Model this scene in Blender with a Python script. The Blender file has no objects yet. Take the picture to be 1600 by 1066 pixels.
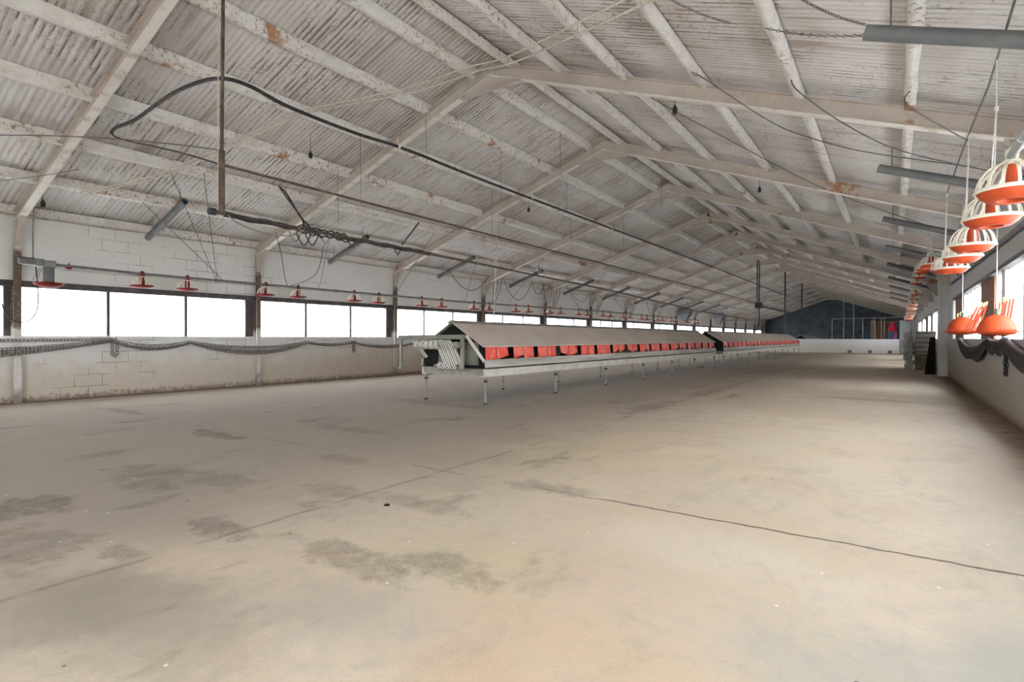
import bpy, bmesh, math, random
from mathutils import Vector, Matrix
random.seed(7)
SC = bpy.context.scene
COL = SC.collection
PI = math.pi

# ------------------------------------------------------------------ place, in metres (y runs down the barn, x to the right)
XL, XR = -11.935, 1.294            # inner faces of the long walls
XM = (XL + XR) / 2
HW, HR = 3.093, 5.463              # rafter top at the walls / at the ridge
SL = (HR - HW) / (XM - XL)
S, Y0 = 4.2, 2.975                 # frame spacing, first frame in view
SILL, HEAD_L, HEAD_R = 1.10, 1.972, 2.151
YB, YE = -4.0, 68.0                # back and far gables
def fy(n): return Y0 + n * S
def roof(x, off=0.0): return HW + SL * (x - XL) + off if x < XM else HW + SL * (XR - x) + off
ANG = math.atan(SL)

# ------------------------------------------------------------------ mesh builder
class MB:
    def __init__(self): self.bm = bmesh.new()
    def box(self, x0, x1, y0, y1, z0, z1, M=None):
        v = [self.bm.verts.new((x, y, z)) for x in (x0, x1) for y in (y0, y1) for z in (z0, z1)]
        for f in ((0,1,3,2),(4,6,7,5),(0,4,5,1),(2,3,7,6),(0,2,6,4),(1,5,7,3)):
            self.bm.faces.new([v[i] for i in f])
        if M is not None:
            for q in v: q.co = M @ q.co
        return self
    def bar(self, p, q, w, h, up=(0, 0, 1)):
        p, q = Vector(p), Vector(q); d = (q - p).normalized(); up = Vector(up)
        s = d.cross(up)
        if s.length < 1e-4: s = d.cross(Vector((0, 1, 0)))
        s.normalize(); u = s.cross(d).normalized()
        M = Matrix((( s.x, d.x, u.x, p.x), (s.y, d.y, u.y, p.y), (s.z, d.z, u.z, p.z), (0, 0, 0, 1)))
        return self.box(-w/2, w/2, 0, (q - p).length, -h/2, h/2, M)
    def tube(self, pts, r, n=8, cap=True):
        pts = [Vector(p) for p in pts]; rings = []; prev = None
        for i, p in enumerate(pts):
            a, b = pts[max(i-1, 0)], pts[min(i+1, len(pts)-1)]
            t = (b - a).normalized()
            if prev is None:
                s = t.cross(Vector((0, 0, 1)))
                if s.length < 1e-3: s = t.cross(Vector((1, 0, 0)))
            else: s = prev - t * prev.dot(t)
            s.normalize(); prev = s; u = s.cross(t)
            rr = r[i] if isinstance(r, (list, tuple)) else r
            rings.append([self.bm.verts.new(p + (s*math.cos(2*PI*k/n) + u*math.sin(2*PI*k/n)) * rr) for k in range(n)])
        for a, b in zip(rings, rings[1:]):
            for k in range(n): self.bm.faces.new((a[k], b[k], b[(k+1) % n], a[(k+1) % n]))
        if cap and n > 2:
            self.bm.faces.new(rings[0]); self.bm.faces.new(list(reversed(rings[-1])))
        return self
    def lathe(self, prof, n=24, c=(0, 0, 0), axis=None, close=False):
        c = Vector(c); rings = []
        for r, z in prof:
            rings.append([self.bm.verts.new((max(r, 1e-4)*math.cos(2*PI*k/n), max(r, 1e-4)*math.sin(2*PI*k/n), z)) for k in range(n)])
        if axis is not None:
            R = Vector((0, 0, 1)).rotation_difference(Vector(axis)).to_matrix()
            for ring in rings:
                for v in ring: v.co = R @ v.co
        for ring in rings:
            for v in ring: v.co += c
        pairs = list(zip(rings, rings[1:])) + ([(rings[-1], rings[0])] if close else [])
        for a, b in pairs:
            for k in range(n): self.bm.faces.new((a[k], a[(k+1) % n], b[(k+1) % n], b[k]))
        return self
    def prism(self, poly, d):          # polygon of 3-D points pushed along d
        d = Vector(d); a = [self.bm.verts.new(p) for p in poly]; b = [self.bm.verts.new(Vector(p) + d) for p in poly]
        n = len(poly); self.bm.faces.new(a); self.bm.faces.new(list(reversed(b)))
        for k in range(n): self.bm.faces.new((a[k], b[k], b[(k+1) % n], a[(k+1) % n]))
        return self
    def grid(self, rows):              # rows of points
        vs = [[self.bm.verts.new(p) for p in r] for r in rows]
        for a, b in zip(vs, vs[1:]):
            for k in range(len(a) - 1): self.bm.faces.new((a[k], a[k+1], b[k+1], b[k]))
        return self
    def build(self, name, m, parent=None, smooth=False, bevel=0, fix=True):
        if fix: bmesh.ops.recalc_face_normals(self.bm, faces=self.bm.faces[:])
        me = bpy.data.meshes.new(name); self.bm.to_mesh(me); self.bm.free()
        if smooth:
            for p in me.polygons: p.use_smooth = True
        me.materials.append(m)
        o = bpy.data.objects.new(name, me); COL.objects.link(o)
        if smooth == 'auto':
            try: me.set_sharp_from_angle(angle=math.radians(38))
            except Exception: pass
        if bevel:
            b = o.modifiers.new('bevel', 'BEVEL'); b.width = bevel; b.segments = 2; b.limit_method = 'ANGLE'
        if parent is not None: o.parent = parent
        return o
def tag(o, label=None, cat=None, group=None, kind=None):
    for k, v in (('label', label), ('category', cat), ('group', group), ('kind', kind)):
        if v: o[k] = v
    return o
def empty(name, loc=(0, 0, 0), rz=0.0):
    o = bpy.data.objects.new(name, None); COL.objects.link(o); o.location = loc; o.rotation_euler = (0, 0, rz)
    o.empty_display_size = .1
    return o
def copy_tree(o, parent=None):
    c = o.copy(); COL.objects.link(c)
    if parent is not None: c.parent = parent
    for ch in list(o.children): copy_tree(ch, c)
    return c
def catmull(pts, n=8):
    pts = [Vector(p) for p in pts]; P = [pts[0]] + pts + [pts[-1]]; out = []
    for i in range(1, len(P) - 2):
        a, b, c, d = P[i-1:i+3]
        for k in range(n):
            t = k / n
            out.append(.5*((2*b) + (c-a)*t + (2*a-5*b+4*c-d)*t*t + (3*b-a-3*c+d)*t**3))
    out.append(pts[-1]); return out
def sag(p, q, s, n=12):
    p, q = Vector(p), Vector(q)
    return [p.lerp(q, t/n) + Vector((0, 0, -4*s*(t/n)*(1-t/n))) for t in range(n+1)]
ORD = ['first','second','third','fourth','fifth','sixth','seventh','eighth','ninth','tenth','eleventh','twelfth','thirteenth',
       'fourteenth','fifteenth','sixteenth','seventeenth','eighteenth','nineteenth','twentieth','twenty-first','twenty-second','twenty-third','twenty-fourth']

# ------------------------------------------------------------------ materials
class NT:
    def __init__(self, name):
        self.m = bpy.data.materials.new(name); self.m.use_nodes = True
        self.t = self.m.node_tree; self.n = self.t.nodes; self.l = self.t.links
        self.b = self.n['Principled BSDF']
        self.co = self.n.new('ShaderNodeTexCoord').outputs['Object']
        geo = self.n.new('ShaderNodeNewGeometry'); self.pos = geo.outputs['Position']
    def k(self, sock, v):
        if hasattr(v, 'is_linked') or hasattr(v, 'links'): self.l.new(v, sock)
        else: sock.default_value = v
    def math(self, op, a, b=0.0, c=None, clamp=False):
        n = self.n.new('ShaderNodeMath'); n.operation = op; n.use_clamp = clamp
        self.k(n.inputs[0], a); self.k(n.inputs[1], b)
        if c is not None: self.k(n.inputs[2], c)
        return n.outputs[0]
    def map(self, v, scale=(1, 1, 1), loc=(0, 0, 0), rot=(0, 0, 0)):
        n = self.n.new('ShaderNodeMapping'); self.l.new(v, n.inputs[0])
        n.inputs['Scale'].default_value = scale; n.inputs['Location'].default_value = loc; n.inputs['Rotation'].default_value = rot
        return n.outputs[0]
    def noise(self, v, scale, detail=4, rough=.55, dist=0):
        n = self.n.new('ShaderNodeTexNoise'); self.l.new(v, n.inputs['Vector'])
        n.inputs['Scale'].default_value = scale; n.inputs['Detail'].default_value = detail
        n.inputs['Roughness'].default_value = rough; n.inputs['Distortion'].default_value = dist
        return n.outputs['Fac']
    def ramp(self, f, lo, hi, a=0.0, b=1.0):
        n = self.n.new('ShaderNodeMapRange'); n.interpolation_type = 'SMOOTHSTEP'
        self.k(n.inputs[0], f); n.inputs[1].default_value = lo; n.inputs[2].default_value = hi
        n.inputs[3].default_value = a; n.inputs[4].default_value = b
        return n.outputs[0]
    def mix(self, f, a, b, mode='MIX'):
        n = self.n.new('ShaderNodeMix'); n.data_type = 'RGBA'; n.blend_type = mode; n.clamp_factor = True
        self.k(n.inputs[0], f)
        for s, v in ((n.inputs[6], a), (n.inputs[7], b)):
            if isinstance(v, tuple): s.default_value = (*v[:3], 1)
            else: self.l.new(v, s)
        return n.outputs[2]
    def xyz(self, v):
        n = self.n.new('ShaderNodeSeparateXYZ'); self.l.new(v, n.inputs[0]); return n.outputs
    def bump(self, h, strength=.3, dist=.01):
        n = self.n.new('ShaderNodeBump'); self.k(n.inputs['Height'], h)
        n.inputs['Strength'].default_value = strength; n.inputs['Distance'].default_value = dist
        self.l.new(n.outputs[0], self.b.inputs['Normal'])
    def out(self, col, rough=.7, metal=0.0, spec=.3):
        self.k(self.b.inputs['Base Color'], (*col, 1) if isinstance(col, tuple) else col)
        self.k(self.b.inputs['Roughness'], rough); self.b.inputs['Metallic'].default_value = metal
        self.b.inputs['Specular IOR Level'].default_value = spec
        return self.m
def plain(name, a, b=None, rough=.6, metal=0.0, scale=6.0, lo=.4, hi=.7, spec=.3, bump=0, stretch=(1, 1, 1)):
    t = NT(name); b = b or tuple(c*.75 for c in a)
    f = t.noise(t.map(t.co, stretch), scale, 5)
    if bump: t.bump(t.noise(t.co, scale*6, 4), bump, .01)
    return t.out(t.mix(t.ramp(f, lo, hi), a, b), rough, metal, spec)

def mat_floor():
    t = NT('dusty_concrete'); p = t.pos; x, y, z = t.xyz(p)
    big = t.noise(p, .32, 4, .5); mid = t.noise(p, 1.1, 6, .6); fine = t.noise(p, 9, 6, .65)
    grit = t.noise(p, 70, 3, .7)
    c = t.mix(t.ramp(big, .38, .62), FLOOR_A, FLOOR_B)
    c = t.mix(t.ramp(mid, .42, .68, 0, .6), c, FLOOR_C)
    c = t.mix(t.ramp(fine, .46, .66, 0, .45), c, FLOOR_D)
    # broad patches where other litter lay: orange sawdust, yellow bran, grey swept concrete
    soft = t.math('MULTIPLY', t.math('SUBTRACT', t.noise(p, 1.5, 7, .68), .5), 2.6)
    for cx, cy, rx, ry, a, q in PATCHES:
        dx = t.math('MULTIPLY', t.math('SUBTRACT', x, cx), 1/rx); dy = t.math('MULTIPLY', t.math('SUBTRACT', y, cy), 1/ry)
        d = t.math('ADD', t.math('SQRT', t.math('ADD', t.math('MULTIPLY', dx, dx), t.math('MULTIPLY', dy, dy))), soft)
        c = t.mix(t.ramp(d, 1.35, .2, 0, a), c, q)
    c = t.mix(t.ramp(t.noise(t.map(p, (1, .6, 1), (4, 9, 0)), 2.3, 8, .72, .6), .5, .68, 0, .5), c, (.37,.315,.245))
    # darker brown zone over the left half, sandy dust along the right half
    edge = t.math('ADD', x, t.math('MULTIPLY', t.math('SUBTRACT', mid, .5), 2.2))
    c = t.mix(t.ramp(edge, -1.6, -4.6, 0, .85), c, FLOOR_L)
    c = t.mix(t.ramp(grit, .5, .72, 0, .3), c, (.30,.25,.19))
    c = t.mix(t.ramp(edge, -.2, .9, 0, .45), c, FLOOR_D)
    w = t.noise(p, 3.2, 8, .72)
    wob = t.math('MULTIPLY', t.math('SUBTRACT', w, .5), 3.4)
    tot = None
    for cx, cy, rx, ry, a in STAINS:
        dx = t.math('MULTIPLY', t.math('SUBTRACT', x, cx), 1/rx); dy = t.math('MULTIPLY', t.math('SUBTRACT', y, cy), 1/ry)
        d = t.math('ADD', t.math('MULTIPLY', dx, dx), t.math('MULTIPLY', dy, dy))
        d = t.math('ADD', t.math('SQRT', d), wob)
        f = t.ramp(d, 1.15, .55, 0, a)
        tot = f if tot is None else t.math('MAXIMUM', tot, f)
    tot = t.math('MULTIPLY', t.math('MULTIPLY', tot, t.ramp(grit, .3, .6, .5, 1.0)), t.ramp(t.noise(p, 7, 6, .7), .32, .6, .3, 1.0))
    c = t.mix(tot, c, FLOOR_S)
    scat = t.math('MULTIPLY', t.ramp(t.noise(t.map(p, (1, .45, 1)), 1.7, 6, .7), .56, .7), t.ramp(edge, -.5, -3.2, .15, .6))
    c = t.mix(scat, c, FLOOR_S)
    # joints in the slab
    jn = t.math('MULTIPLY', t.math('SUBTRACT', t.noise(p, 3, 4, .6), .5), .09)
    def joint(s, at, wd):
        return t.ramp(t.math('ABSOLUTE', t.math('ADD', t.math('SUBTRACT', s, at), jn)), wd, wd*.35)
    brk = t.ramp(t.noise(p, 1.6, 3), .42, .52)
    j = t.math('MULTIPLY', joint(y, 3.48, .016), t.math('MAXIMUM', t.ramp(x, -1.9, -1.5), t.math('MULTIPLY', brk, .5)))
    for at, wd, a in ((-3.05, .03, .38), (-8.35, .02, .5)):
        j = t.math('MAXIMUM', j, t.math('MULTIPLY', t.math('MULTIPLY', joint(x, at, wd), brk), a))
    for at in (11.9, 20.3, 28.7, 37.1):
        j = t.math('MAXIMUM', j, t.math('MULTIPLY', t.math('MULTIPLY', joint(y, at, .03), brk), .6))
    c = t.mix(t.math('MULTIPLY', j, .85), c, (.07, .06, .05))
    # dung along the right wall, chips
    wob2 = t.math('ADD', x, t.math('MULTIPLY', t.math('SUBTRACT', w, .5), .8))
    c = t.mix(t.ramp(wob2, .85, 1.3, 0, .75), c, (.13, .085, .05))
    wob3 = t.math('ADD', x, t.math('MULTIPLY', t.math('SUBTRACT', w, .5), -.5))
    c = t.mix(t.ramp(wob3, -11.5, -11.85, 0, .6), c, (.14, .1, .065))
    v = t.n.new('ShaderNodeTexVoronoi'); t.l.new(p, v.inputs['Vector']); v.inputs['Scale'].default_value = 5.0
    c = t.mix(t.ramp(v.outputs['Distance'], .05, .03, 0, .8), c, (.75, .72, .66))
    v2 = t.n.new('ShaderNodeTexVoronoi'); t.l.new(t.map(p, loc=(3.3, 1.7, 0)), v2.inputs['Vector']); v2.inputs['Scale'].default_value = 2.6
    c = t.mix(t.ramp(v2.outputs['Distance'], .03, .018, 0, .8), c, (.06, .045, .03))
    h = t.math('ADD', t.math('MULTIPLY', fine, .6), t.math('MULTIPLY', grit, .25))
    h = t.math('SUBTRACT', h, t.math('MULTIPLY', j, 1.5))
    t.bump(h, .25, .01)
    return t.out(c, .9, 0, .1)
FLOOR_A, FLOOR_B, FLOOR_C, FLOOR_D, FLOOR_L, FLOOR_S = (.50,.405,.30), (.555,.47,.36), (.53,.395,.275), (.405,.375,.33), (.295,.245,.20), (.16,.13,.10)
PATCHES = [(-.95,1.75,.6,.35,.5,(.54,.38,.25)), (-1.0,1.35,.5,.25,.5,(.53,.37,.245)), (.05,2.15,.55,.5,.6,(.36,.345,.30)), (.5,2.45,.4,.5,.6,(.325,.315,.275)),
           (-2.35,1.0,.8,.35,.75,(.31,.265,.205)), (-2.9,.8,.5,.4,.75,(.255,.22,.175)), (-2.2,4.9,1.2,1.2,.6,(.58,.475,.32)), (-.9,6.8,1.3,2.0,.55,(.60,.50,.36)),
           (-1.75,2.2,.6,.35,.6,(.50,.41,.27)), (-1.85,1.45,.5,.3,.6,(.36,.325,.275)), (-.9,3.0,.7,.4,.45,(.60,.52,.41)), (-6.2,4.6,1.6,1.2,.5,(.27,.22,.18)), (-9,3.0,1.8,1.6,.6,(.235,.20,.175)), (-4.2,1.6,1.0,.7,.5,(.27,.225,.18))]
STAINS = [(-6.30,3.29,.55,.16,.95), (-3.23,1.70,.28,.14,.75), (-3.25,1.20,.2,.1,.7), (-2.25,1.85,.55,.13,.62), (-1.75,2.02,.35,.16,.55),
          (-4.9,2.05,.55,.3,.6), (-4.35,2.25,.4,.25,.55), (-3.75,1.02,.5,.22,.6), (-4.6,1.2,.3,.28,.9), (-4.55,1.95,.35,.16,.7),
          (-2.05,3.52,.4,.16,.45), (-4.17,3.3,.4,.14,.5), (-9.2,3.55,.6,.14,.7), (-6.6,7.0,.9,.3,.5), (-5.6,6.9,.6,.2,.5), (-5.4,4.4,.7,.18,.5),
          (-3.2,8.7,.25,1.2,.5), (-3.1,11.6,.25,1.4,.5), (-.3,11.9,.9,.35,.45), (-2.6,2.7,.5,.12,.4), (-3.3,2.6,.5,.14,.45)]

def mat_wall(name, hi=(.76,.745,.72), lo=(.60,.52,.41), bricks=1.0):
    t = NT(name); p = t.pos; x, y, z = t.xyz(p)
    br = t.n.new('ShaderNodeTexBrick')
    wob = t.map(p, (0, 1, 1)); cb = t.n.new('ShaderNodeCombineXYZ'); t.l.new(y, cb.inputs[0]); t.l.new(z, cb.inputs[1])
    t.l.new(cb.outputs[0], br.inputs['Vector'])
    br.inputs['Color1'].default_value = (1,1,1,1); br.inputs['Color2'].default_value = (.94,.94,.94,1); br.inputs['Mortar'].default_value = (0,0,0,1)
    br.inputs['Scale'].default_value = 1; br.inputs['Brick Width'].default_value = .42; br.inputs['Row Height'].default_value = .205
    br.inputs['Mortar Size'].default_value = .006; br.inputs['Mortar Smooth'].default_value = .3
    line = t.math('SUBTRACT', 1.0, t.xyz(br.outputs['Color'])[0])
    n1 = t.noise(p, .9, 5, .6); n2 = t.noise(p, 3.5, 6, .65); n3 = t.noise(p, 14, 5, .6)
    crack = t.math('MULTIPLY', t.ramp(line, .3, .8), t.ramp(n1, .5, .62))
    faint = t.math('MULTIPLY', t.ramp(line, .2, .8), .05)
    c = t.mix(t.ramp(n2, .4, .75, 0, .25), hi, tuple(v*.85 for v in hi))
    zz = t.math('ADD', z, t.math('MULTIPLY', t.math('SUBTRACT', n2, .5), .9))
    c = t.mix(t.ramp(zz, 1.0, .25, 0, .85), c, lo)                       # dust thrown up from the litter
    c = t.mix(t.ramp(t.math('ADD', z, t.math('MULTIPLY', t.math('SUBTRACT', n3, .5), .35)), .13, .0, 0, .8), c, (.2,.13,.075))
    c = t.mix(t.math('MULTIPLY', t.ramp(n3, .6, .72), t.ramp(z, .8, .2, .05, .45)), c, (.3,.2,.12))
    c = t.mix(faint, c, (.45,.42,.38)); c = t.mix(t.math('MULTIPLY', crack, .75*bricks), c, (.17,.13,.1))
    t.bump(t.math('SUBTRACT', t.math('MULTIPLY', n3, .5), t.math('MULTIPLY', t.math('MULTIPLY', line, bricks), t.ramp(n1, .4, .6, .1, .8))), .3, .012)
    return t.out(c, .85, 0, .2)

def mat_roof():
    t = NT('whitewashed_roof_sheets'); p = t.pos; x, y, z = t.xyz(p)
    al = t.map(p, (.55, 9, 0)); n_al = t.noise(al, 1.0, 5, .6)
    patch = t.noise(p, .55, 4, .6); patch2 = t.noise(t.map(p, loc=(7, 3, 0)), .8, 5, .65); fine = t.noise(p, 22, 5, .7)
    wave = t.math('SINE', t.math('MULTIPLY', y, 2*PI/.08)); val = t.ramp(wave, .35, .95)
    jag = t.noise(t.map(p, (1.3, 6, 0)), 1.5, 4, .6)
    c = t.mix(t.ramp(patch, .35, .7), (.66,.635,.612), (.53,.50,.475))
    streak = t.math('MULTIPLY', t.math('MULTIPLY', val, t.ramp(jag, .45, .56)), t.ramp(patch2, .44, .58, .18, .95))
    c = t.mix(streak, c, (.17,.14,.125))
    c = t.mix(t.math('MULTIPLY', t.ramp(n_al, .52, .66), t.ramp(patch, .4, .6, .15, .7)), c, (.31,.235,.19))
    c = t.mix(t.math('MULTIPLY', t.ramp(fine, .54, .64), t.ramp(patch2, .40, .6, .12, .7)), c, (.25,.18,.14))
    rust = t.math('MULTIPLY', t.ramp(t.noise(t.map(p, (.8, 5, 0), (2, 9, 0)), 1.2, 5, .65), .62, .70), t.ramp(fine, .35, .6))
    c = t.mix(t.math('MULTIPLY', rust, .75), c, (.38,.17,.06))
    # rust runs on either side of the frames and along the ridge, where the sheets leak
    fr = t.math('ABSOLUTE', t.math('SUBTRACT', t.math('FRACT', t.math('ADD', t.math('MULTIPLY', t.math('SUBTRACT', y, Y0), 1/S), .5)), .5))
    rg = t.math('ABSOLUTE', t.math('SUBTRACT', x, XM))
    near = t.math('MULTIPLY', t.ramp(fr, .10, .02), t.ramp(rg, 2.2, .5))
    c = t.mix(t.math('MULTIPLY', near, t.ramp(t.noise(t.map(p, (1.2, 14, 0)), 1.0, 5, .7), .44, .62, 0, .75)), c, (.33,.19,.10))
    t.bump(t.math('ADD', t.math('MULTIPLY', fine, .4), t.math('MULTIPLY', n_al, .6)), .25, .01)
    return t.out(c, .85, 0, .15)

def mat_steel_painted():
    t = NT('limewashed_steel'); p = t.pos
    n = t.noise(p, 2.2, 6, .65); f = t.noise(p, 14, 5, .7)
    c = t.mix(t.ramp(n, .35, .7), (.54,.475,.415), (.44,.38,.33))
    c = t.mix(t.math('MULTIPLY', t.ramp(f, .58, .7), t.ramp(n, .4, .6, .1, .5)), c, (.33,.22,.15))
    c = t.mix(t.ramp(t.noise(t.map(p, loc=(5, 2, 1)), 1.3, 5, .7), .62, .69, 0, .85), c, (.34,.15,.055))
    t.bump(f, .25, .008)
    return t.out(c, .75, 0, .2)
def mat_post():
    t = NT('rusty_limewashed_post'); p = t.pos; x, y, z = t.xyz(p)
    n = t.noise(p, 5, 6, .65); f = t.noise(p, 30, 4, .7)
    zz = t.math('ADD', z, t.math('MULTIPLY', t.math('SUBTRACT', n, .5), .7))
    bare = t.math('MULTIPLY', t.ramp(zz, 1.15, 1.35), t.ramp(zz, 2.65, 2.45))
    spots = t.math('MAXIMUM', bare, t.math('MULTIPLY', t.ramp(zz, .35, .1), .7))
    c = t.mix(t.ramp(f, .4, .65, 0, .5), (.68,.65,.60), (.52,.47,.42))
    c = t.mix(t.math('MULTIPLY', spots, t.ramp(f, .3, .5, .6, 1)), c, t.mix(t.ramp(f, .45, .6), (.10,.075,.06), (.17,.11,.075)))
    t.bump(f, .3, .006)
    return t.out(c, .75, 0, .25)
def mat_purlin():
    t = NT('crusted_whitewash'); p = t.pos
    n = t.noise(p, 4, 6, .7); f = t.noise(p, 18, 5, .7); g = t.noise(t.map(p, loc=(3, 8, 2)), 1.1, 4, .6)
    c = t.mix(t.ramp(n, .4, .7), (.77,.745,.705), (.66,.62,.57))
    c = t.mix(t.math('MULTIPLY', t.ramp(f, .52, .62), t.ramp(g, .42, .58, .08, .85)), c, (.30,.20,.135))
    c = t.mix(t.ramp(g, .63, .69, 0, .85), c, (.38,.17,.065))
    t.bump(t.math('ADD', n, f), .55, .02)
    return t.out(c, .85, 0, .15)
def mat_pane():
    t = NT('milky_plastic_sheet'); n, l = t.n, t.l
    for q in list(n):
        if q.type in ('BSDF_PRINCIPLED',): n.remove(q)
    o = [q for q in n if q.type == 'OUTPUT_MATERIAL'][0]
    a = n.new('ShaderNodeBsdfTransparent'); b = n.new('ShaderNodeBsdfTranslucent'); d = n.new('ShaderNodeBsdfDiffuse')
    f = t.noise(t.pos, 1.5, 4, .6)
    b.inputs[0].default_value = (.95,.97,1,1); d.inputs[0].default_value = (.85,.87,.9,1); a.inputs[0].default_value = (.97,.98,1,1)
    m1 = n.new('ShaderNodeMixShader'); m1.inputs[0].default_value = .3; l.new(b.outputs[0], m1.inputs[1]); l.new(d.outputs[0], m1.inputs[2])
    m2 = n.new('ShaderNodeMixShader'); l.new(t.ramp(f, .35, .65, .25, .45), m2.inputs[0]); l.new(a.outputs[0], m2.inputs[1]); l.new(m1.outputs[0], m2.inputs[2])
    l.new(m2.outputs[0], o.inputs['Surface']); return t.m
def mat_belt():
    t = NT('perforated_white_belt'); 
    x, y, z = t.xyz(t.co)
    u = t.n.new('ShaderNodeUVMap'); U = t.xyz(u.outputs[0])
    a = t.math('SINE', t.math('MULTIPLY', U[0], 2*PI)); b = t.math('SINE', t.math('MULTIPLY', U[1], 2*PI))
    f = t.ramp(t.math('MULTIPLY', a, b), .02, .2)
    return t.out(t.mix(f, (.80,.77,.70), (.03,.025,.02)), .6)
def mat_nest_roof():
    t = NT('weathered_nest_lid'); p = t.pos
    n = t.noise(p, 1.4, 6, .65); f = t.noise(p, 16, 5, .7); st = t.noise(t.map(p, (2, 9, 2)), 1.2, 4, .6)
    c = t.mix(t.ramp(n, .35, .7), (.56,.47,.385), (.47,.395,.325))
    c = t.mix(t.ramp(st, .6, .72, 0, .5), c, (.36,.30,.25)); c = t.mix(t.ramp(f, .6, .7, 0, .4), c, (.6,.55,.49))
    t.bump(f, .2, .005); return t.out(c, .75)
def mat_red_flap():
    t = NT('red_vinyl'); n = t.noise(t.pos, 5, 4); f = t.noise(t.pos, 25, 4)
    c = t.mix(t.ramp(n, .4, .65), (.78,.075,.05), (.82,.20,.14)); c = t.mix(t.ramp(f, .55, .7, 0, .35), c, (.7,.36,.26))
    return t.out(c, .55)

M = dict(
    floor=mat_floor(), wall=mat_wall('limewashed_blockwork'), roofing=mat_roof(), steel=mat_steel_painted(), post=mat_post(), purlin=mat_purlin(), flange=plain('limewashed_flange_lit', (.73,.69,.63), (.50,.42,.35), .75, scale=5, lo=.48, hi=.72, bump=.15),  # flange: rafter steel in a lighter colour, imitating light on the lower flange
    pane=mat_pane(), belt=mat_belt(), lid=mat_nest_roof(), flap=mat_red_flap(),
    sheet=plain('grey_lined_wall', (.60,.59,.57), (.50,.48,.45), .8, scale=1.2),
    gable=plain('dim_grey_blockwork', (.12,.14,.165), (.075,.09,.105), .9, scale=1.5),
    mullion=plain('dark_window_steel', (.07,.06,.06), (.12,.105,.10), .6, scale=8),
    rust=plain('rusty_plate', (.09,.072,.072), (.065,.055,.065), .7, scale=6),
    galv=plain('galvanised_steel', (.46,.47,.47), (.33,.34,.34), .38, .75, 9, spec=.5),
    galv_dark=plain('dark_galvanised_pipe', (.22,.22,.22), (.14,.14,.14), .45, .5, 9),
    galv_dull=plain('dull_zinc', (.30,.28,.245), (.21,.19,.165), .55, .35, 7),
    tube=plain('grey_plastic_tube', (.125,.13,.132), (.17,.17,.165), .5, scale=5),
    bore=plain('black_bore', (.015,.015,.015), (.02,.02,.02), .9),
    black=plain('black_rubber', (.025,.025,.027), (.06,.055,.05), .55, scale=12),
    darkpipe=plain('brown_painted_pipe', (.085,.06,.045), (.16,.12,.09), .5, scale=10),
    wire=plain('steel_wire', (.13,.125,.12), (.22,.2,.19), .5, .4),
    rope=plain('pale_rope', (.66,.60,.52), (.5,.45,.38), .9, scale=20),
    string=plain('white_cord', (.72,.70,.66), (.55,.52,.47), .9, scale=20),
    chain=plain('dull_feed_chain', (.15,.135,.12), (.30,.27,.24), .5, .55, 30),
    orange=plain('orange_plastic', (.52,.075,.022), (.38,.052,.017), .5, scale=7, spec=.25),
    red=plain('dark_red_plastic', (.24,.03,.026), (.14,.02,.017), .75, scale=7, spec=.1),
    cream=plain('cream_plastic', (.80,.75,.62), (.62,.57,.45), .45, scale=9, spec=.4),
    tips=plain('yellowed_tips', (.88,.66,.30), (.75,.5,.2), .5, scale=9),
    rail=plain('chalky_nest_rail', (.60,.55,.48), (.46,.41,.35), .7, scale=4, lo=.35, bump=.1),
    perch=plain('worn_perch_board', (.47,.43,.38), (.30,.26,.22), .75, scale=3, lo=.4, stretch=(1, .25, 4), bump=.15),
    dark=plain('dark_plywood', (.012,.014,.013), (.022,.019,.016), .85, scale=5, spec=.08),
    olive=plain('olive_grey_panel', (.20,.20,.16), (.14,.14,.11), .6, scale=4),
    crate=plain('white_crate_plastic', (.48,.46,.42), (.34,.32,.28), .55, scale=5),
    carton=plain('brown_carton', (.20,.16,.115), (.13,.10,.075), .8, scale=5),
    net=plain('dark_netting', (.045,.037,.032), (.10,.083,.07), .9, scale=14, bump=.4),
    brown=plain('red_brown_timber', (.26,.13,.085), (.17,.085,.055), .75, scale=4, stretch=(1, 1, .2)),
    beamwhite=plain('white_frame', (.68,.67,.64), (.5,.48,.45), .6, scale=5),
    greydoor=plain('blue_grey_door', (.30,.315,.325), (.25,.26,.27), .6, scale=2),
    pinkcloth=plain('pink_cloth', (.72,.22,.40), None, .9), redcloth=plain('red_cloth', (.62,.03,.07), None, .9), bluecloth=plain('blue_cloth', (.10,.13,.30), None, .9),
    hopper=plain('grey_hopper', (.13,.14,.155), (.18,.185,.19), .6, scale=4),
    green=plain('green_plastic', (.06,.16,.09), None, .5), ground=plain('pale_yard', (.55,.53,.49), (.45,.43,.4), .9, scale=1),
)

# ------------------------------------------------------------------ shell
def struct(mb, name, m, label, cat, smooth=False, parent=None, bevel=0):
    return tag(mb.build(name, m, parent, smooth, bevel), label, cat, kind='structure')
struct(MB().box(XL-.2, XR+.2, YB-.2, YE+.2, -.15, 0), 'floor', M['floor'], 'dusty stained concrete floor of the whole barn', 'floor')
struct(MB().box(-60, 60, -60, 120, -.4, -.16), 'ground_outside', M['ground'], 'pale yard ground outside the windows', 'ground')
struct(MB().box(XL-.2, XL, YB, YE, 0, SILL).box(XL-.2, XL, YB, YE, HEAD_L, HW+.1).box(XL-.2, XL, fy(15), YE, SILL, HEAD_L), 'wall_left', M['wall'],
       'white painted block wall above and below the long left window band', 'wall')
RW = [(-2.0, 18.95), (24.2, 44.5)]
w = MB().box(XR, XR+.2, YB, YE, 0, SILL).box(XR, XR+.2, YB, YE, HEAD_R, HW+.1)
for a, b in ((YB, RW[0][0]), (RW[0][1], RW[1][0]), (RW[1][1], YE)): w.box(XR, XR+.2, a, b, SILL, HEAD_R)
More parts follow.
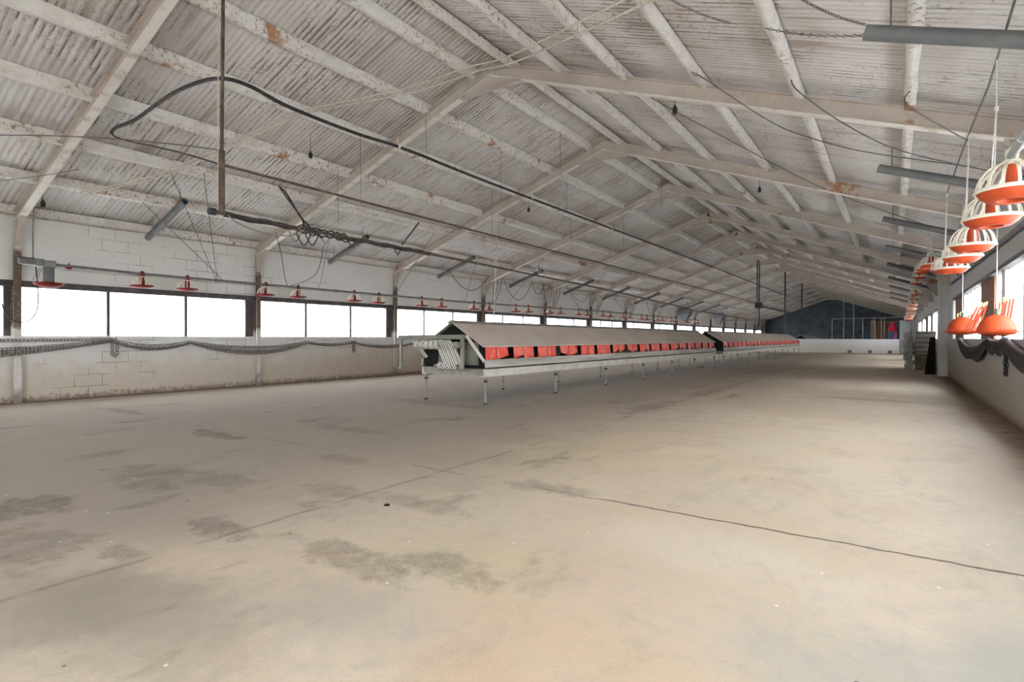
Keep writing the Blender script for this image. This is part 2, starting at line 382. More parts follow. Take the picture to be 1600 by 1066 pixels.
struct(w, 'wall_right', mat_wall('limewashed_blockwork_right', (.43,.42,.405), (.36,.31,.25), 0.0), 'greyish white wall with windows along the right side', 'wall')
# far gable (pentagon), and the gable behind the camera with an added, unseen doorway for daylight
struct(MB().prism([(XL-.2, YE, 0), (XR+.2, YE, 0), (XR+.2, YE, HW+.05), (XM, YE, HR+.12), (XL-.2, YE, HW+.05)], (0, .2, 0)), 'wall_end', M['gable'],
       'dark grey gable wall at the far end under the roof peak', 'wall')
DX0, DX1, DZ = -4.6, -.8, 2.6  # doorway opening, added out of view so daylight reaches the near floor
g = MB().box(XL-.2, DX0, YB-.2, YB, 0, 3.1).box(DX1, XR+.2, YB-.2, YB, 0, 3.1)
g.prism([(XL-.2, YB-.2, DZ), (XR+.2, YB-.2, DZ), (XR+.2, YB-.2, HW+.05), (XM, YB-.2, HR+.12), (XL-.2, YB-.2, HW+.05)], (0, .2, 0))
struct(g, 'wall_back', M['wall'], 'white gable wall behind the camera, its doorway added for daylight', 'wall')
# corrugated sheets
for side, name, lab in ((0, 'ceiling', 'whitewashed corrugated roof sheets on the left slope'), (1, 'ceiling', 'whitewashed corrugated roof sheets on the right slope')):
    xa, xb = (XL-.25, XM) if side == 0 else (XR+.25, XM)
    n = int((YE - YB + .4) / .08 * 6); mb = MB(); lo, hi, t1, t2 = [], [], [], []
    for i in range(n + 1):
        y = YB - .2 + i * .08/6; c = .0065 * math.sin(2*PI*y/.08)
        lo.append((xa, y, roof(xa) + .125 + c)); hi.append((xb, y, HR + .125 + c))
        if i % 60 == 0 or i == n: t1.append((xa, y, roof(xa) + .2)); t2.append((xb, y, HR + .2))
    mb.grid([lo, hi]); mb.grid([t1, t2])
    struct(mb, name, M['roofing'], lab, 'ceiling', smooth=True)

# purlins: one rolled section per line, whitewash crusted on
def purlin(x, label, w=.085, h=.135, off=-.03):
    mb = MB(); ys = [YB + .25*i for i in range(int((YE - YB)/.25) + 1)]
    z = roof(x, off); s = SL if x < XM else -SL
    rows = []
    for y in ys:
        a, b, c = (random.uniform(-.006, .006) for _ in range(3))
        r = []
        for (dx, dz) in ((-w/2, h), (-w/2 + a, 0 + b), (w/2 + c, 0 + b), (w/2, h)):
            r.append((x + dx, y, z + dx*s + dz))
        rows.append(r)
    mb.grid(rows)
    for y in (ys[0], ys[-1]): pass
    o = mb.build('purlin', M['purlin'], None, True); tag(o, label, 'roof beam', 'roof purlins', 'structure'); return o
for i, x in enumerate((-6.66, -7.69, -8.74, -9.79, -10.87)):
    purlin(x, f'whitewashed purlin under the left roof slope, {ORD[i]} below the ridge pair', .095)
for i, x in enumerate((-4.08, -3.06, -2.0, -.92, .12)):
    purlin(x, f'crusted whitewashed purlin under the right roof slope, {ORD[i]} below the ridge pair', .10)
purlin(-5.66, 'rusty ridge purlin on the left side of the roof peak', .11, .12)
purlin(-4.95, 'rusty ridge purlin on the right side of the roof peak', .11, .12)
purlin(XL+.06, 'eave purlin along the top of the left wall', .1, .12, -.02)
purlin(XR-.06, 'eave purlin along the top of the right wall', .1, .12, -.02)

# portal frames: I-section rafters on posts, with haunches
def ibeam(mb, p, q, up, depth, fl, tf=.014, tw=.01, low=None):
    p, q, up = Vector(p), Vector(q), Vector(up).normalized()
    mb.bar(p - up*tf/2, q - up*tf/2, fl, tf, up)
    (low or mb).bar(p - up*(depth - tf/2), q - up*(depth - tf/2), fl, tf, up)
    mb.bar(p - up*depth/2, q - up*depth/2, tw, depth - 2*tf, up)
frame0 = empty('portal_frame', (0, 0, 0))
nl, nr = Vector((-SL, 0, 1)).normalized(), Vector((SL, 0, 1)).normalized()
for sgn, nv, xe in ((-1, nl, XL), (1, nr, XR)):
    r, lo = MB(), MB(); ibeam(r, (xe, 0, HW), (XM, 0, HR), nv, .20, .11, low=lo); r = r.build('rafter', M['steel'], frame0); lo.build('bottom_flange', M['flange'], r)
    h = MB(); xi = xe - sgn*.42
    h.prism([(xe, -.006, roof(xe)-.2), (xi, -.006, roof(xi)-.2), (xe - sgn*.12, -.006, HW-.52), (xe, -.006, HW-.52)], (0, .012, 0))
    h.bar((xi, 0, roof(xi)-.205), (xe - sgn*.12, 0, HW-.52), .1, .012, (-sgn*.6, 0, -.6)); h.build('haunch', M['steel'], frame0)
    if sgn < 0:
        p = MB(); ibeam(p, (XL+.125, 0, 0), (XL+.125, 0, HW-.1), (1, 0, 0), .14, .105)
        p.build('post', M['post'], frame0)
gs = MB(); gs.prism([(XM-.62, -.006, roof(XM-.62)-.2), (XM, -.006, HR-.2), (XM+.62, -.006, roof(XM+.62)-.2), (XM, -.006, HR-.4), ], (0, .012, 0))
gs.bar((XM-.62, 0, roof(XM-.62)-.205), (XM, 0, HR-.405), .1, .012).bar((XM, 0, HR-.405), (XM+.62, 0, roof(XM+.62)-.205), .1, .012)
gs.build('ridge_gusset', M['steel'], frame0)
for n in range(0, 16):
    f = frame0 if n == 0 else copy_tree(frame0)
    f.location = (0, fy(n), 0)
    tag(f, f'beige steel roof frame spanning the barn, {ORD[n]} from the camera', 'roof frame', 'portal frames', 'structure')

# ------------------------------------------------------------------ windows
WN = [0]
def window(label):
    WN[0] += 1; o = empty(f'window_{WN[0]}'); return tag(o, label, 'window', 'windows', 'structure')
for n in range(-1, 15):
    y = fy(n); wd = window(f'bright milky window on the left wall, bay {"before the first" if n < 0 else "after the " + ORD[n]} post')
    xs = XL - .06
    cuts = [(.03, 1.31), (1.36, 2.68), (2.73, 3.97 if n >= 0 else 4.06)]
    for a, b in cuts: MB().box(xs-.004, xs+.004, y+a, y+b, SILL-.01, HEAD_L).build('pane', M['pane'], wd)
    for a in (1.31, 2.68): MB().box(xs-.03, xs+.03, y+a, y+a+.05, SILL, HEAD_L).build('mullion', M['mullion'], wd)
    MB().box(xs-.03, xs+.04, y+(3.97 if n >= 0 else 4.06), y+4.17, SILL, HEAD_L).build('side_plate', M['rust'], wd)
    MB().box(xs-.05, XL+.012, y+.0, y+4.2, HEAD_L-.06, HEAD_L+.045).build('lintel', M['mullion'], wd)
# right wall: irregular panes, brown boarded panels and posts
def rwin(label, panes, boards, posts):
    wd = window(label); xs = XR + .1
    for a, b in panes: MB().box(xs-.004, xs+.004, a, b, SILL-.005, HEAD_R-.02).build('pane', M['pane'], wd)
    for a, b in boards: MB().box(xs-.05, xs-.02, a, b, SILL, HEAD_R-.03).build('boarded_panel', M['brown'], wd)
    for a, b in posts: MB().box(xs-.05, xs+.05, a, b, SILL, HEAD_R).build('mullion', M['beamwhite'], wd)
    ya, yb = min(p[0] for p in panes+boards), max(p[1] for p in panes+boards)
    MB().box(XR-.012, xs+.05, ya, yb, HEAD_R-.03, HEAD_R+.03).build('lintel', M['mullion'], wd)
rwin('near bright window in the right wall with brown boarded panels', [(-2, 5.0), (5.2, 9.17), (9.47, 10.87), (11.2, 11.93), (13.65, 15.16), (15.25, 16.66)],
     [(11.95, 13.62), (16.9, 18.9)], [(5.0, 5.2), (9.17, 9.47), (10.87, 11.2), (15.14, 15.28), (16.66, 16.9)])
rwin('far window in the right wall beyond the pier with brown panels', [(26.3, 29.4), (31.0, 33.3), (36.0, 39.3), (41.0, 44.4)],
     [(24.3, 26.2), (29.4, 31.0), (33.3, 36.0), (39.3, 41.0)], [(26.2, 26.35), (29.3, 29.45), (33.2, 33.4), (39.2, 39.4)])
struct(MB().box(1.07, XR+.02, 20.5, 20.95, 0, 3.25), 'wall_pier', M['sheet'], 'grey square pier standing out from the right wall', 'pier', bevel=.01)
# low end wall and what stands on it
struct(MB().box(XL, .30, 46.0, 46.15, 0, 1.05), 'wall_partition', mat_wall('limewashed_low_wall', (.72,.72,.73), (.6,.54,.44), 0.0), 'low white wall across the far end of the barn', 'wall')
for i, x in enumerate((-2.55, -1.35, -.2)):
    tag(MB().box(x-.13, x+.1, 45.93, 46.0, .08, .28).box(x-.09, x+.06, 45.91, 45.93, .12, .24).build('vent_block', M['gable']),
        f'small dark block at the foot of the low end wall, {ORD[i]} from the left', 'block', 'blocks at the low end wall')
pf = tag(empty('partition_frame'), 'thin pale pipe frame standing on the low white end wall', 'frame')
for x, z in ((-3.67, 2.5), (-2.95, 4.4), (-2.35, 4.2), (-1.8, 2.5), (-1.1, 2.55), (-.72, 2.55), (-.55, 2.55)):
    MB().tube([(x, 46.07, 1.05), (x, 46.07, z)], .025, 6).build('post', M['galv_dull'], pf)
MB().tube([(-3.67, 46.07, 2.5), (-.55, 46.07, 2.52), (.9, 46.07, 2.58)], .03, 6).build('rail', M['galv_dull'], pf)
MB().tube([(-11.8, 46.07, 2.5), (-3.67, 46.07, 2.5)], .02, 6).build('rail', M['darkpipe'], pf)
d1 = tag(empty('door_1'), 'tall blue-grey door panel at the right end of the low end wall', 'door', kind='structure')
MB().box(.31, .92, 46.0, 46.1, .02, 2.33).build('door_leaf', M['greydoor'], d1, bevel=.01)
MB().box(.33, .9, 45.985, 46.0, .55, .58).build('crossbar', M['mullion'], d1)
d2 = tag(empty('door_2'), 'dark brown timber door behind the low end wall', 'door', kind='structure')
for k in range(5): MB().box(-1.15+.27*k, -.89+.27*k, 50.0, 50.06, .0, 2.4).build('board', M['brown'], d2)
MB().box(-1.45, -1.15, 49.98, 50.1, 0, 2.45).build('jamb', M['galv_dull'], d2)
def cloth(name, label, cat, m, x0, x1, z0, z1, taper, y):
    rows = []
    for j in range(7):
        t = j/6; xa, xb = x0 + taper*(1-t)*(x1-x0), x1 - taper*(1-t)*(x1-x0)
        rows.append([(xa + (xb-xa)*k/10, y + .03*math.sin(k*1.3 + j*.3), z1 + (z0-z1)*t) for k in range(11)])
    o = MB().grid(rows).build(name, m, None, True); s = o.modifiers.new('t', 'SOLIDIFY'); s.thickness = .03
    return tag(o, label, cat)
cloth('hanging_jacket', 'red jacket hanging behind the low end wall beside the grey door', 'jacket', M['redcloth'], -.36, .2, 1.6, 2.22, .35, 46.75)
cloth('hanging_overalls', 'dark blue cloth hanging below the red jacket', 'overalls', M['bluecloth'], -.34, -.06, 1.0, 1.66, .05, 46.8)
cloth('hanging_apron', 'pink cloth hanging at the right below the red jacket', 'apron', M['pinkcloth'], -.03, .16, 1.0, 1.58, .05, 46.8)
tag(MB().tube([(-.6, 46.78, 2.24), (.31, 46.78, 2.24)], .012, 6).build('clothes_rail', M['galv_dull']), 'thin rail the red jacket hangs from', 'rail')

# ------------------------------------------------------------------ laying nests
XN, HN = -6.18, .68
def uvstrip(mb_name, rows, m, parent, cu, cv):
    me = bpy.data.meshes.new(mb_name); vs = [p for r in rows for p in r]; w = len(rows[0])
    fs = [(i*w+k, i*w+k+1, (i+1)*w+k+1, (i+1)*w+k) for i in range(len(rows)-1) for k in range(w-1)]
    me.from_pydata(vs, [], fs); uv = me.uv_layers.new(name='UVMap')
    for p in me.polygons:
        p.use_smooth = True
        for li in p.loop_indices:
            v = me.loops[li].vertex_index; uv.data[li].uv = (v % w / (w-1) * cu, v // w / (len(rows)-1) * cv)
    me.materials.append(m); o = bpy.data.objects.new(mb_name, me); COL.objects.link(o); o.parent = parent
    s = o.modifiers.new('t', 'SOLIDIFY'); s.thickness = .006
    return o
def nest(y0, y1, label, legs, drive=False, seed=1):
    rnd = random.Random(seed); L = y1 - y0
    N = tag(empty('laying_nest', (XN, y0, 0)), label, 'nest box', 'laying nests')
    # lid: two slopes and a ridge cap
    ridge, eave = 1.365, .955
    for sg in (1, -1):
        MB().prism([(0, -.03, ridge), (sg*HN, -.03, eave), (sg*HN, -.03, eave-.018), (0, -.03, ridge-.018)], (0, L+.06, 0)).build('roof_panel', M['lid'], N)
    MB().prism([(-.07, -.06, ridge-.02), (0, -.06, ridge+.022), (.07, -.06, ridge-.02), (.06, -.06, ridge-.035), (0, -.06, ridge+.004), (-.06, -.06, ridge-.035)], (0, L+.1, 0)).build('ridge_cap', M['galv_dull'], N)
    # body in dark ply: ends, floor and the divider under the ridge
    ends = []
    for yy in (0.02, L-.04):
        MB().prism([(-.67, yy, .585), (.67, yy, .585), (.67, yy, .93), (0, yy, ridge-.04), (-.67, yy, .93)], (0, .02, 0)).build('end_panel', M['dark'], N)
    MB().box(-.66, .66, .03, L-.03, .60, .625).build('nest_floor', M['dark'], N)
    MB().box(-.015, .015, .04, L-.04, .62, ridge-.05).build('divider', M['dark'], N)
    k = .03
    y = .28
    while y < L - .2:
        MB().box(-.6, .6, y-.008, y+.008, .627, .94).build('partition', M['olive'], N); y += 1.18
    # red flaps along both long sides
    for sg in (1, -1):
        y = .05; j = 0
        while y < L - .3:
            wd = rnd.uniform(.30, .36); gap = .012 if j % 2 == 0 else rnd.uniform(.13, .2)
            ya, yb = y, min(y + wd, L - .05); rows = []
            la, lb = (rnd.choice((0, 0, 0, 0, .07)), 0) if sg > 0 and rnd.random() < .5 else (0, rnd.choice((0, 0, 0, .06, .10)) if sg > 0 else 0)
            bow = rnd.uniform(-.01, .02)
            for r in range(5):
                t = r/4; rows.append([(sg*(.655 + bow*math.sin(PI*q/6)*t + .02*t), ya + (yb-ya)*q/6, .952 - t*(.222 - la*(1-q/6) - lb*(q/6))) for q in range(7)])
            o = MB().grid(rows).build('flap', M['flap'], N, True); s = o.modifiers.new('t', 'SOLIDIFY'); s.thickness = .005
            y = yb + gap; j += 1
    for sg in (1, -1):
        MB().prism([(sg*.675, .0, .735), (sg*.70, .0, .725), (sg*.72, .0, .605), (sg*.695, .0, .60)], (0, L, 0)).build('perch_board', M['perch'], N)
        MB().box(min(sg*.66, sg*.70), max(sg*.66, sg*.70), -.0, L, .462, .575).box(min(sg*.60, sg*.70), max(sg*.60, sg*.70), 0, L, .45, .462).build('rail', M['rail'], N)
    for yy in (0, L-.04): MB().box(-.66, .66, yy, yy+.04, .462, .582).build('end_rail', M['galv_dull'], N)
    for sx, ys in legs:
        for yy in ys:
            lg = MB().tube([(sx, yy-y0, .02), (sx, yy-y0, .47)], .021, 8).build('leg', M['galv_dull'], N)
            MB().lathe([(.0, 0), (.035, 0), (.035, .012), (.024, .03), (.0, .03)], 10, (sx, yy-y0, 0)).build('foot', M['black'], lg)
            MB().lathe([(.0, .36), (.03, .36), (.03, .40), (.0, .40)], 10, (sx, yy-y0, 0)).tube([(sx-.0, yy-y0, .38), (sx+.06, yy-y0, .38)], .007, 6).build('clamp', M['black'], lg)
    return N
R_ = [7.29, 9.58, 11.9, 14.25, 16.58, 18.9, 21.35]; L_ = [7.29, 9.65, 12.0, 14.4, 16.7, 19.0, 21.35]
n1 = nest(7.25, 21.5, 'nearest long nest box with red flaps, tan lid and white belts at its end', [(.675, R_), (-.64, L_)], True, 3)
R2 = [22.72 + 2.33*k for k in range(10)]
n2 = nest(22.68, 44.0, 'second long red-flapped nest box, in line behind the nearest', [(.675, R2), (-.64, R2)], False, 5)
n3 = nest(50.0, 60.0, 'farthest nest box, only its lid showing above the low end wall', [(.675, [50.1, 53.4, 56.7, 59.9]), (-.64, [50.1, 53.4, 56.7, 59.9])], False, 8)
# belt drive hung on the near end of the first nest (its parts move with that nest)
D = empty('belt_drive', (0, 0, 0)); D.parent = n1
def P(x, y, z): return (x - XN, y - 7.25, z)
mb = MB(); mb.bar(P(-7.2, 7.02, 1.095), P(-5.72, 7.02, 1.105), .07, .075); mb.build('crossbar', M['olive'], D, bevel=.004)
mb = MB(); mb.bar(P(-5.79, 7.04, .575), P(-5.79, 7.04, 1.12), .045, .05, (0, 1, 0)); mb.build('upright', M['galv_dull'], D)
mb = MB(); mb.bar(P(-7.16, 7.02, .57), P(-7.16, 7.02, 1.08), .04, .045, (0, 1, 0)); mb.box(-7.19-XN, -7.13-XN, -.27, -.19, .55, .58); mb.build('hanging_arm', M['galv_dull'], D)
mb = MB(); mb.bar(P(-5.71, 7.04, 1.13), P(-5.49, 7.24, .70), .035, .05); mb.build('brace', M['rail'], D)
mb = MB(); mb.bar(P(-6.84, 7.04, 1.0), P(-6.76, 7.24, .75), .035, .05); mb.build('brace', M['rail'], D)
mb = MB(); mb.lathe([(0, 0), (.06, 0), (.06, .07), (.03, .09), (0, .09)], 14, P(-5.85, 7.0, .97), (0, -1, 0)).build('gear_wheel', M['galv_dull'], D, 'auto')
MB().tube([P(-6.9, 7.06, 1.0), P(-5.8, 7.06, 1.0)], .025, 10).build('roller', M['galv'], D)
MB().tube([P(-6.45, 7.1, .62), P(-5.86, 7.1, .62)], .025, 10).build('roller', M['galv'], D)
for i in range(5):                       # belt coils on the upper roller
    xa = -6.82 + i*.115
    rows = [[P(xa + .092*q/4, 7.06 + .085*math.cos(a), .975 + .075*math.sin(a)) for q in range(5)] for a in [2*PI*j/24 for j in range(25)]]
    uvstrip('belt_coil', rows, M['belt'], D, 2, 9)
for i in range(5):                       # belts sagging from the roller down to the lower one
    rows = []
    xa = -6.40 + i*.085
    for j in range(19):
        t = j/18; z = 1.05 - .40*t**1.25; x = xa + .19*t**2.2
        rows.append([P(x + .072*q/4, 6.97 + .07*math.sin(PI*t) + .1*t - .0, z) for q in range(5)])
    uvstrip('belt', rows, M['belt'], D, 2, 11)
for i in range(4):
    xa = -6.35 + i*.11
    rows = [[P(xa + .095*q/4, 7.1 + .05*math.cos(a), .62 + .055*math.sin(a)) for q in range(5)] for a in [2*PI*j/16 for j in range(17)]]
    uvstrip('belt_coil', rows, M['belt'], D, 2, 6)
MB().box(-6.55-XN, -5.62-XN, -.02, .012, .64, 1.02).build('guard_panel', M['olive'], D)
MB().box(-6.62-XN, -6.48-XN, -.05, .0, .59, .9).build('guard_panel', M['dark'], D)
MB().box(-5.98-XN, -5.9-XN, -.06, -.03, .64, 1.02).build('guard_panel', M['dark'], D)
# fine spikes sticking up along the lid
for k, yy in enumerate((13.6, 13.95, 14.3, 14.7, 15.6, 16.2, 16.9, 17.5, 18.0)):
    zz = .30 if k < 3 else .14
    MB().tube([(-.02, yy-7.25, 1.36), (-.04, yy-7.2, 1.38+zz)], .008, 5).build('spike', M['darkpipe'], n1)

# ------------------------------------------------------------------ feeders
def feeder(tubemat, clampmat, panmat, rimmat, dp=1.0):
    o = empty('hanging_feeder')
    MB().lathe([(r, .06 - (.06 - z)*dp) for r, z in ((.0, .04), (.05, .035), (.07, .0), (.115, .0), (.155, .03), (.172, .058), (.164, .06), (.148, .04), (.11, .012), (.075, .014), (.06, .05), (.0, .055))], 32).build('pan', panmat, o, 'auto')
    rim = MB().lathe([(.178, .050), (.187, .058), (.182, .074), (.160, .072), (.160, .06)], 32, close=True).build('rim', rimmat, o, 'auto')
    g = MB()
    for k in range(14):
        a = 2*PI*k/14; prev = None
        for j in range(9):
            t = j/8*PI/2*.82; r = .045 + .128*math.cos(t/.82) if j else .173; z = .066 + .165*math.sin(t/.82)
            p = Vector((r*math.cos(a), r*math.sin(a), z))
            if prev is not None: g.bar(prev, p, .017, .007, (math.cos(a), math.sin(a), .4))
            prev = p
    g.lathe([(.035, .222), (.066, .222), (.066, .236), (.035, .244)], 20, close=True).build('grill', M['cream'], o)
    MB().lathe([(.0, .03), (.05, .03), (.05, .05), (.042, .055), (.042, .228), (.0, .228)], 20).build('feed_tube', tubemat, o, 'auto')
    MB().lathe([(.0, .236), (.05, .236), (.046, .252), (.03, .262), (.034, .285), (.034, .318), (.0, .345)], 16).build('clamp', clampmat, o, 'auto')
    return o
def place_feeders(proto, spots, x, lab, far_lab, grp, far_grp, split):
    for i, (y, z) in enumerate(spots):
        f = proto if i == 0 else copy_tree(proto)
        f.location = (x, y, z); f.rotation_euler = (random.uniform(-.03, .03), random.uniform(-.03, .03), random.uniform(0, 1))
        if i < split: tag(f, lab.format(ORD[i]), 'feeder', grp)
        else: tag(f, far_lab, 'feeder', far_grp)
XFL, XFR = -11.35, .60
lz = lambda y: 2.0 - .0 + max(0, (y-16))*.012 if y < 26 else 2.12
ysl = [4.62, 5.41, 7.05, 7.86, 9.48, 10.3, 11.95, 12.8]
while ysl[-1] < 38: ysl += [ysl[-2] + 2.45, ysl[-1] + 2.45]
left_spots = [(y, 1.955 + max(0, min(y-14, 10))*.011) for y in ysl]
place_feeders(feeder(M['red'], M['red'], M['red'], M['red'], .5), left_spots, XFL, 'cream caged red feeder on the left wall pipe, {} from the motor',
              'tiny distant feeder on the left wall pipe, behind the nest boxes', 'feeders on the left wall pipe', 'far feeders on the left wall pipe', 16)
def rz(y):
    K = [(0, 1.95), (4.6, 1.97), (5.5, 1.94), (7, 1.915), (9, 1.93), (10.5, 2.08), (13.8, 2.50), (17.3, 2.78), (20, 2.83), (22, 2.82), (24, 2.58), (26, 2.5), (28, 2.30), (31, 2.1), (36, 1.95), (60, 1.95)]
    for (a, za), (b, zb) in zip(K, K[1:]):
        if a <= y <= b: return za + (zb-za)*(y-a)/(b-a)
ysr = [4.66, 5.48, 6.78, 7.7, 9.0, 9.9, 13.8, 14.7, 17.3, 18.2, 20.0, 22.0, 23.9, 25.3, 27.2, 28.4, 30.2, 31.6, 33.4, 34.6]
place_feeders(feeder(M['orange'], M['cream'], M['orange'], M['cream']), [(y, rz(y)) for y in ysr], XFR, 'cream caged orange pan feeder hung by the right wall, {} from the camera',
              'tiny distant orange feeder near the far right end', 'feeders by the right wall', 'far feeders by the right wall', 16)
# feed pipes
def pipe_obj(name, pts, r, m, label, cat, couplings=(), cm=None, n=10, group=None):
    o = MB().tube(pts, r, n).build(name, m, None, 'auto'); tag(o, label, cat, group)
    for p, q in couplings: MB().tube([p, q], r*1.35, n).build('coupling', cm or m, o, 'auto')
    return o
lp = [(XFL, 3.2, 2.265), (XFL, 4.6, 2.235), (XFL, 14, 2.225)] + [(XFL, y, 2.225 + min(y-14, 10)*.011) for y in (16, 18, 20, 22, 24, 40)]
pipe_obj('feed_pipe', lp, .028, M['galv_dark'], 'long grey feed pipe along the left wall above the windows', 'pipe',
         [((XFL, y-.05, 2.23), (XFL, y+.05, 2.23)) for y in (6.0, 8.9, 11.9)])
pipe_obj('feed_pipe', [(XFR, y, rz(y) + .275) for y in (2.6, 4.6, 5.5, 7, 9, 10.5, 12, 13.8, 15.5, 17.3, 20, 22, 24, 26, 28, 31, 36)], .025, M['galv'],
         'galvanised feed pipe through the hanging feeders by the right wall', 'pipe', [((XFR, 4.25, rz(4.25)+.275), (XFR, 4.4, rz(4.4)+.275))])
# the drive unit at the start of the left pipe
mo = tag(empty('feed_motor', (XFL, 3.05, 2.25)), 'grey feed motor with red dish beside the first left post', 'motor')
MB().lathe([(0, -.18), (.05, -.18), (.062, -.15), (.062, .02), (.045, .04), (0, .04)], 18, (0, 0, .04), (0, 1, 0)).build('motor_housing', M['galv_dark'], mo, 'auto')
MB().box(-.05, .05, .03, .13, -.03, .09).build('gearbox', M['galv_dark'], mo, bevel=.012)
MB().lathe([(0, -.26), (.075, -.26), (.075, 0), (0, 0)], 18, (0, .2, -.03)).build('drop_tube', M['tube'], mo, 'auto')
MB().box(-.075, .075, .12, .28, -.04, .07).build('feed_boot', M['galv_dark'], mo, bevel=.01)
MB().lathe([(0, -.36), (.11, -.36), (.18, -.325), (.205, -.29), (.2, -.285), (.12, -.29), (.07, -.27), (0, -.27)], 24, (0, .2, -.0)).build('dish', M['red'], mo, 'auto')
MB().lathe([(0, 0), (.022, 0), (.022, .12), (0, .12)], 10, (0, .29, 0), (0, 1, 0)).build('outlet', M['galv'], mo)
MB().lathe([(0, -.045), (.05, -.03), (.02, .02), (0, .08)], 14, (0, .47, .0)).build('knob', M['red'], mo)
for sx in (-.1, .1): MB().tube([(sx, .02, -.25), (sx*.6, .1, -.06)], .005, 5).build('stay', M['wire'], mo)
MB().tube([(0, 0, .1), (0, .0, .55), (0, .02, .92)], .012, 6).build('hanger', M['galv_dull'], mo)
cable_pts = catmull([(XFL+.02, 3.08, 2.2), (XFL+.03, 3.1, 1.9), (XFL+.02, 3.1, 1.55), (XFL-.0, 3.02, 1.36), (XFL-.02, 2.9, 1.32), (XFL-.1, 2.78, 1.38), (XFL-.2, 2.72, 1.6)], 6)
tag(MB().tube(cable_pts, .009, 6).build('power_cable', M['black'], None, True), 'black cable loop hanging from the feed motor in front of the first window', 'cable')

# ------------------------------------------------------------------ grey tubes under the roof slopes
def htube(name, p, q, r, label, grp):
    p, q = Vector(p), Vector(q); o = empty(name, p); d = q - p; ax = d.normalized()
    L = d.length
    MB().lathe([(r, 0), (r, L), (r-.007, L), (r-.007, 0)], 20, (0, 0, 0), ax, True).build('tube', M['tube'], o, 'auto')
    for s in (.06, L-.06): MB().lathe([(0, s-.01), (r-.008, s-.01), (r-.008, s+.01), (0, s+.01)], 20, (0, 0, 0), ax).build('inner_cap', M['bore'], o)
    for s in (.12, .88):
        b = ax*L*s + Vector((0, 0, r)); MB().tube([b, b + Vector((0, 0, .26))], .006, 5).build('hanger', M['wire'], o)
    return tag(o, label, 'tube', grp)
LT = [4.83, 8.93, 12.97, 16.84, 20.9, 24.75, 28.8, 32.8, 36.9, 41.0]
for i, y in enumerate(LT):
    htube('grey_tube', (-10.22, y, roof(-10.22, -.25)), (-11.62, y, roof(-11.62, -.25)), .06, f'dark grey tube hung under the left roof slope, {ORD[i]} from the camera', 'grey tubes under the left slope')
RT = [4.92, 8.93, 12.75, 16.6, 20.5, 25.0, 29.0, 33.0, 37.0]
for i, y in enumerate(RT):
    htube('grey_tube', (-.19, y, roof(-.19, -.25)), (1.12, y, roof(1.12, -.25)), .055, f'dark grey tube hung under the right roof slope, {ORD[i]} from the camera', 'grey tubes under the right slope')

# ------------------------------------------------------------------ water pipe, hose and cables above the nests
vp = tag(empty('drop_pipe'), 'dark brown upright pipe hanging from the roof in the left foreground', 'pipe')
MB().tube([(-6.1, 3.27, 2.46), (-6.1, 3.27, 3.14)], .032, 10).build('thick_section', M['darkpipe'], vp, 'auto')
MB().tube([(-6.1, 3.27, 3.1), (-6.1, 3.29, roof(-6.1)+.1)], .019, 10).build('thin_section', M['darkpipe'], vp, 'auto')
MB().tube([(-6.135, 3.25, 2.5), (-6.135, 3.25, roof(-6.1)+.1)], .008, 6).build('side_cord', M['rope'], vp)
pipe_obj('water_pipe', [(-6.1, 3.18, 2.455), (-6.1, 5.2, 2.44), (-6.1, 9, 2.395), (-6.1, 14, 2.32), (-6.1, 21, 2.12), (-6.1, 30, 2.05)], .021, M['darkpipe'], 'dark lower pipe running along the barn above the nest boxes', 'pipe')
MBk = MB().lathe([(0, 0), (.04, 0), (.04, .07), (0, .07)], 12, (-6.1, 3.13, 2.455), (0, 1, 0)).build('pipe_end', M['black'])
tag(MBk, 'black stopper on the near end of the lower dark pipe', 'stopper')
pipe_obj('water_pipe', [(-6.1, 3.3, 2.985), (-6.1, 9, 2.97), (-6.1, 16, 2.98), (-6.1, 25, 3.0), (-6.1, 44, 3.0)], .016, M['darkpipe'], 'dark upper pipe running along the barn above the nest boxes', 'pipe')
# bundle of cables taped along the near part of the lower pipe
for c in range(5):
    pts = []
    for j in range(60):
        t = j/59; y = 3.3 + 3.35*t; a = j*.16 + c*1.3; rr = .022 + .008*math.sin(j*.9+c)
        if .28 < t < .5: rr += .035*abs(math.sin(j*1.7+c*2))
        pts.append((-6.1 + rr*math.cos(a), y, 2.445 - .02*t + rr*math.sin(a)))
    tag(MB().tube(catmull(pts, 2), .010, 6).build('hanging_cable', M['black'] if c != 2 else M['darkpipe'], None, True),
        'one of the twisted dark cables wound round the lower pipe', 'cable', 'cables wound on the lower pipe')
for k, (y, rr) in enumerate(((4.18, .09), (4.3, .11), (4.42, .1), (4.62, .07), (5.05, .06), (5.9, .06))):
    pts = [(-6.1 + .03*math.sin(a*2), y + rr*.8*math.cos(a), 2.40 - rr*.4 + rr*math.sin(a)) for a in [2*PI*j/20 for j in range(21)]]
    tag(MB().tube(pts, .008, 6, False).build('cable_loop', M['black'] if k % 3 else M['galv_dull'], None, True), f'loose cable loop under the lower pipe, {ORD[k]} from its near end', 'cable', 'loose cable loops')
tag(MB().tube(catmull([(-6.12, 4.3, 2.46), (-6.4, 4.5, 2.62), (-6.75, 4.62, 2.85), (-7.1, 4.7, 3.1), (-7.3, 4.75, 3.25), (-7.1, 4.73, 3.12), (-6.6, 4.6, 2.72), (-6.1, 4.45, 2.44)], 8), .012, 6).build('hanging_cable', M['black'], None, True),
    'pair of dark cables rising from the pipe bundle to the roof', 'cable')
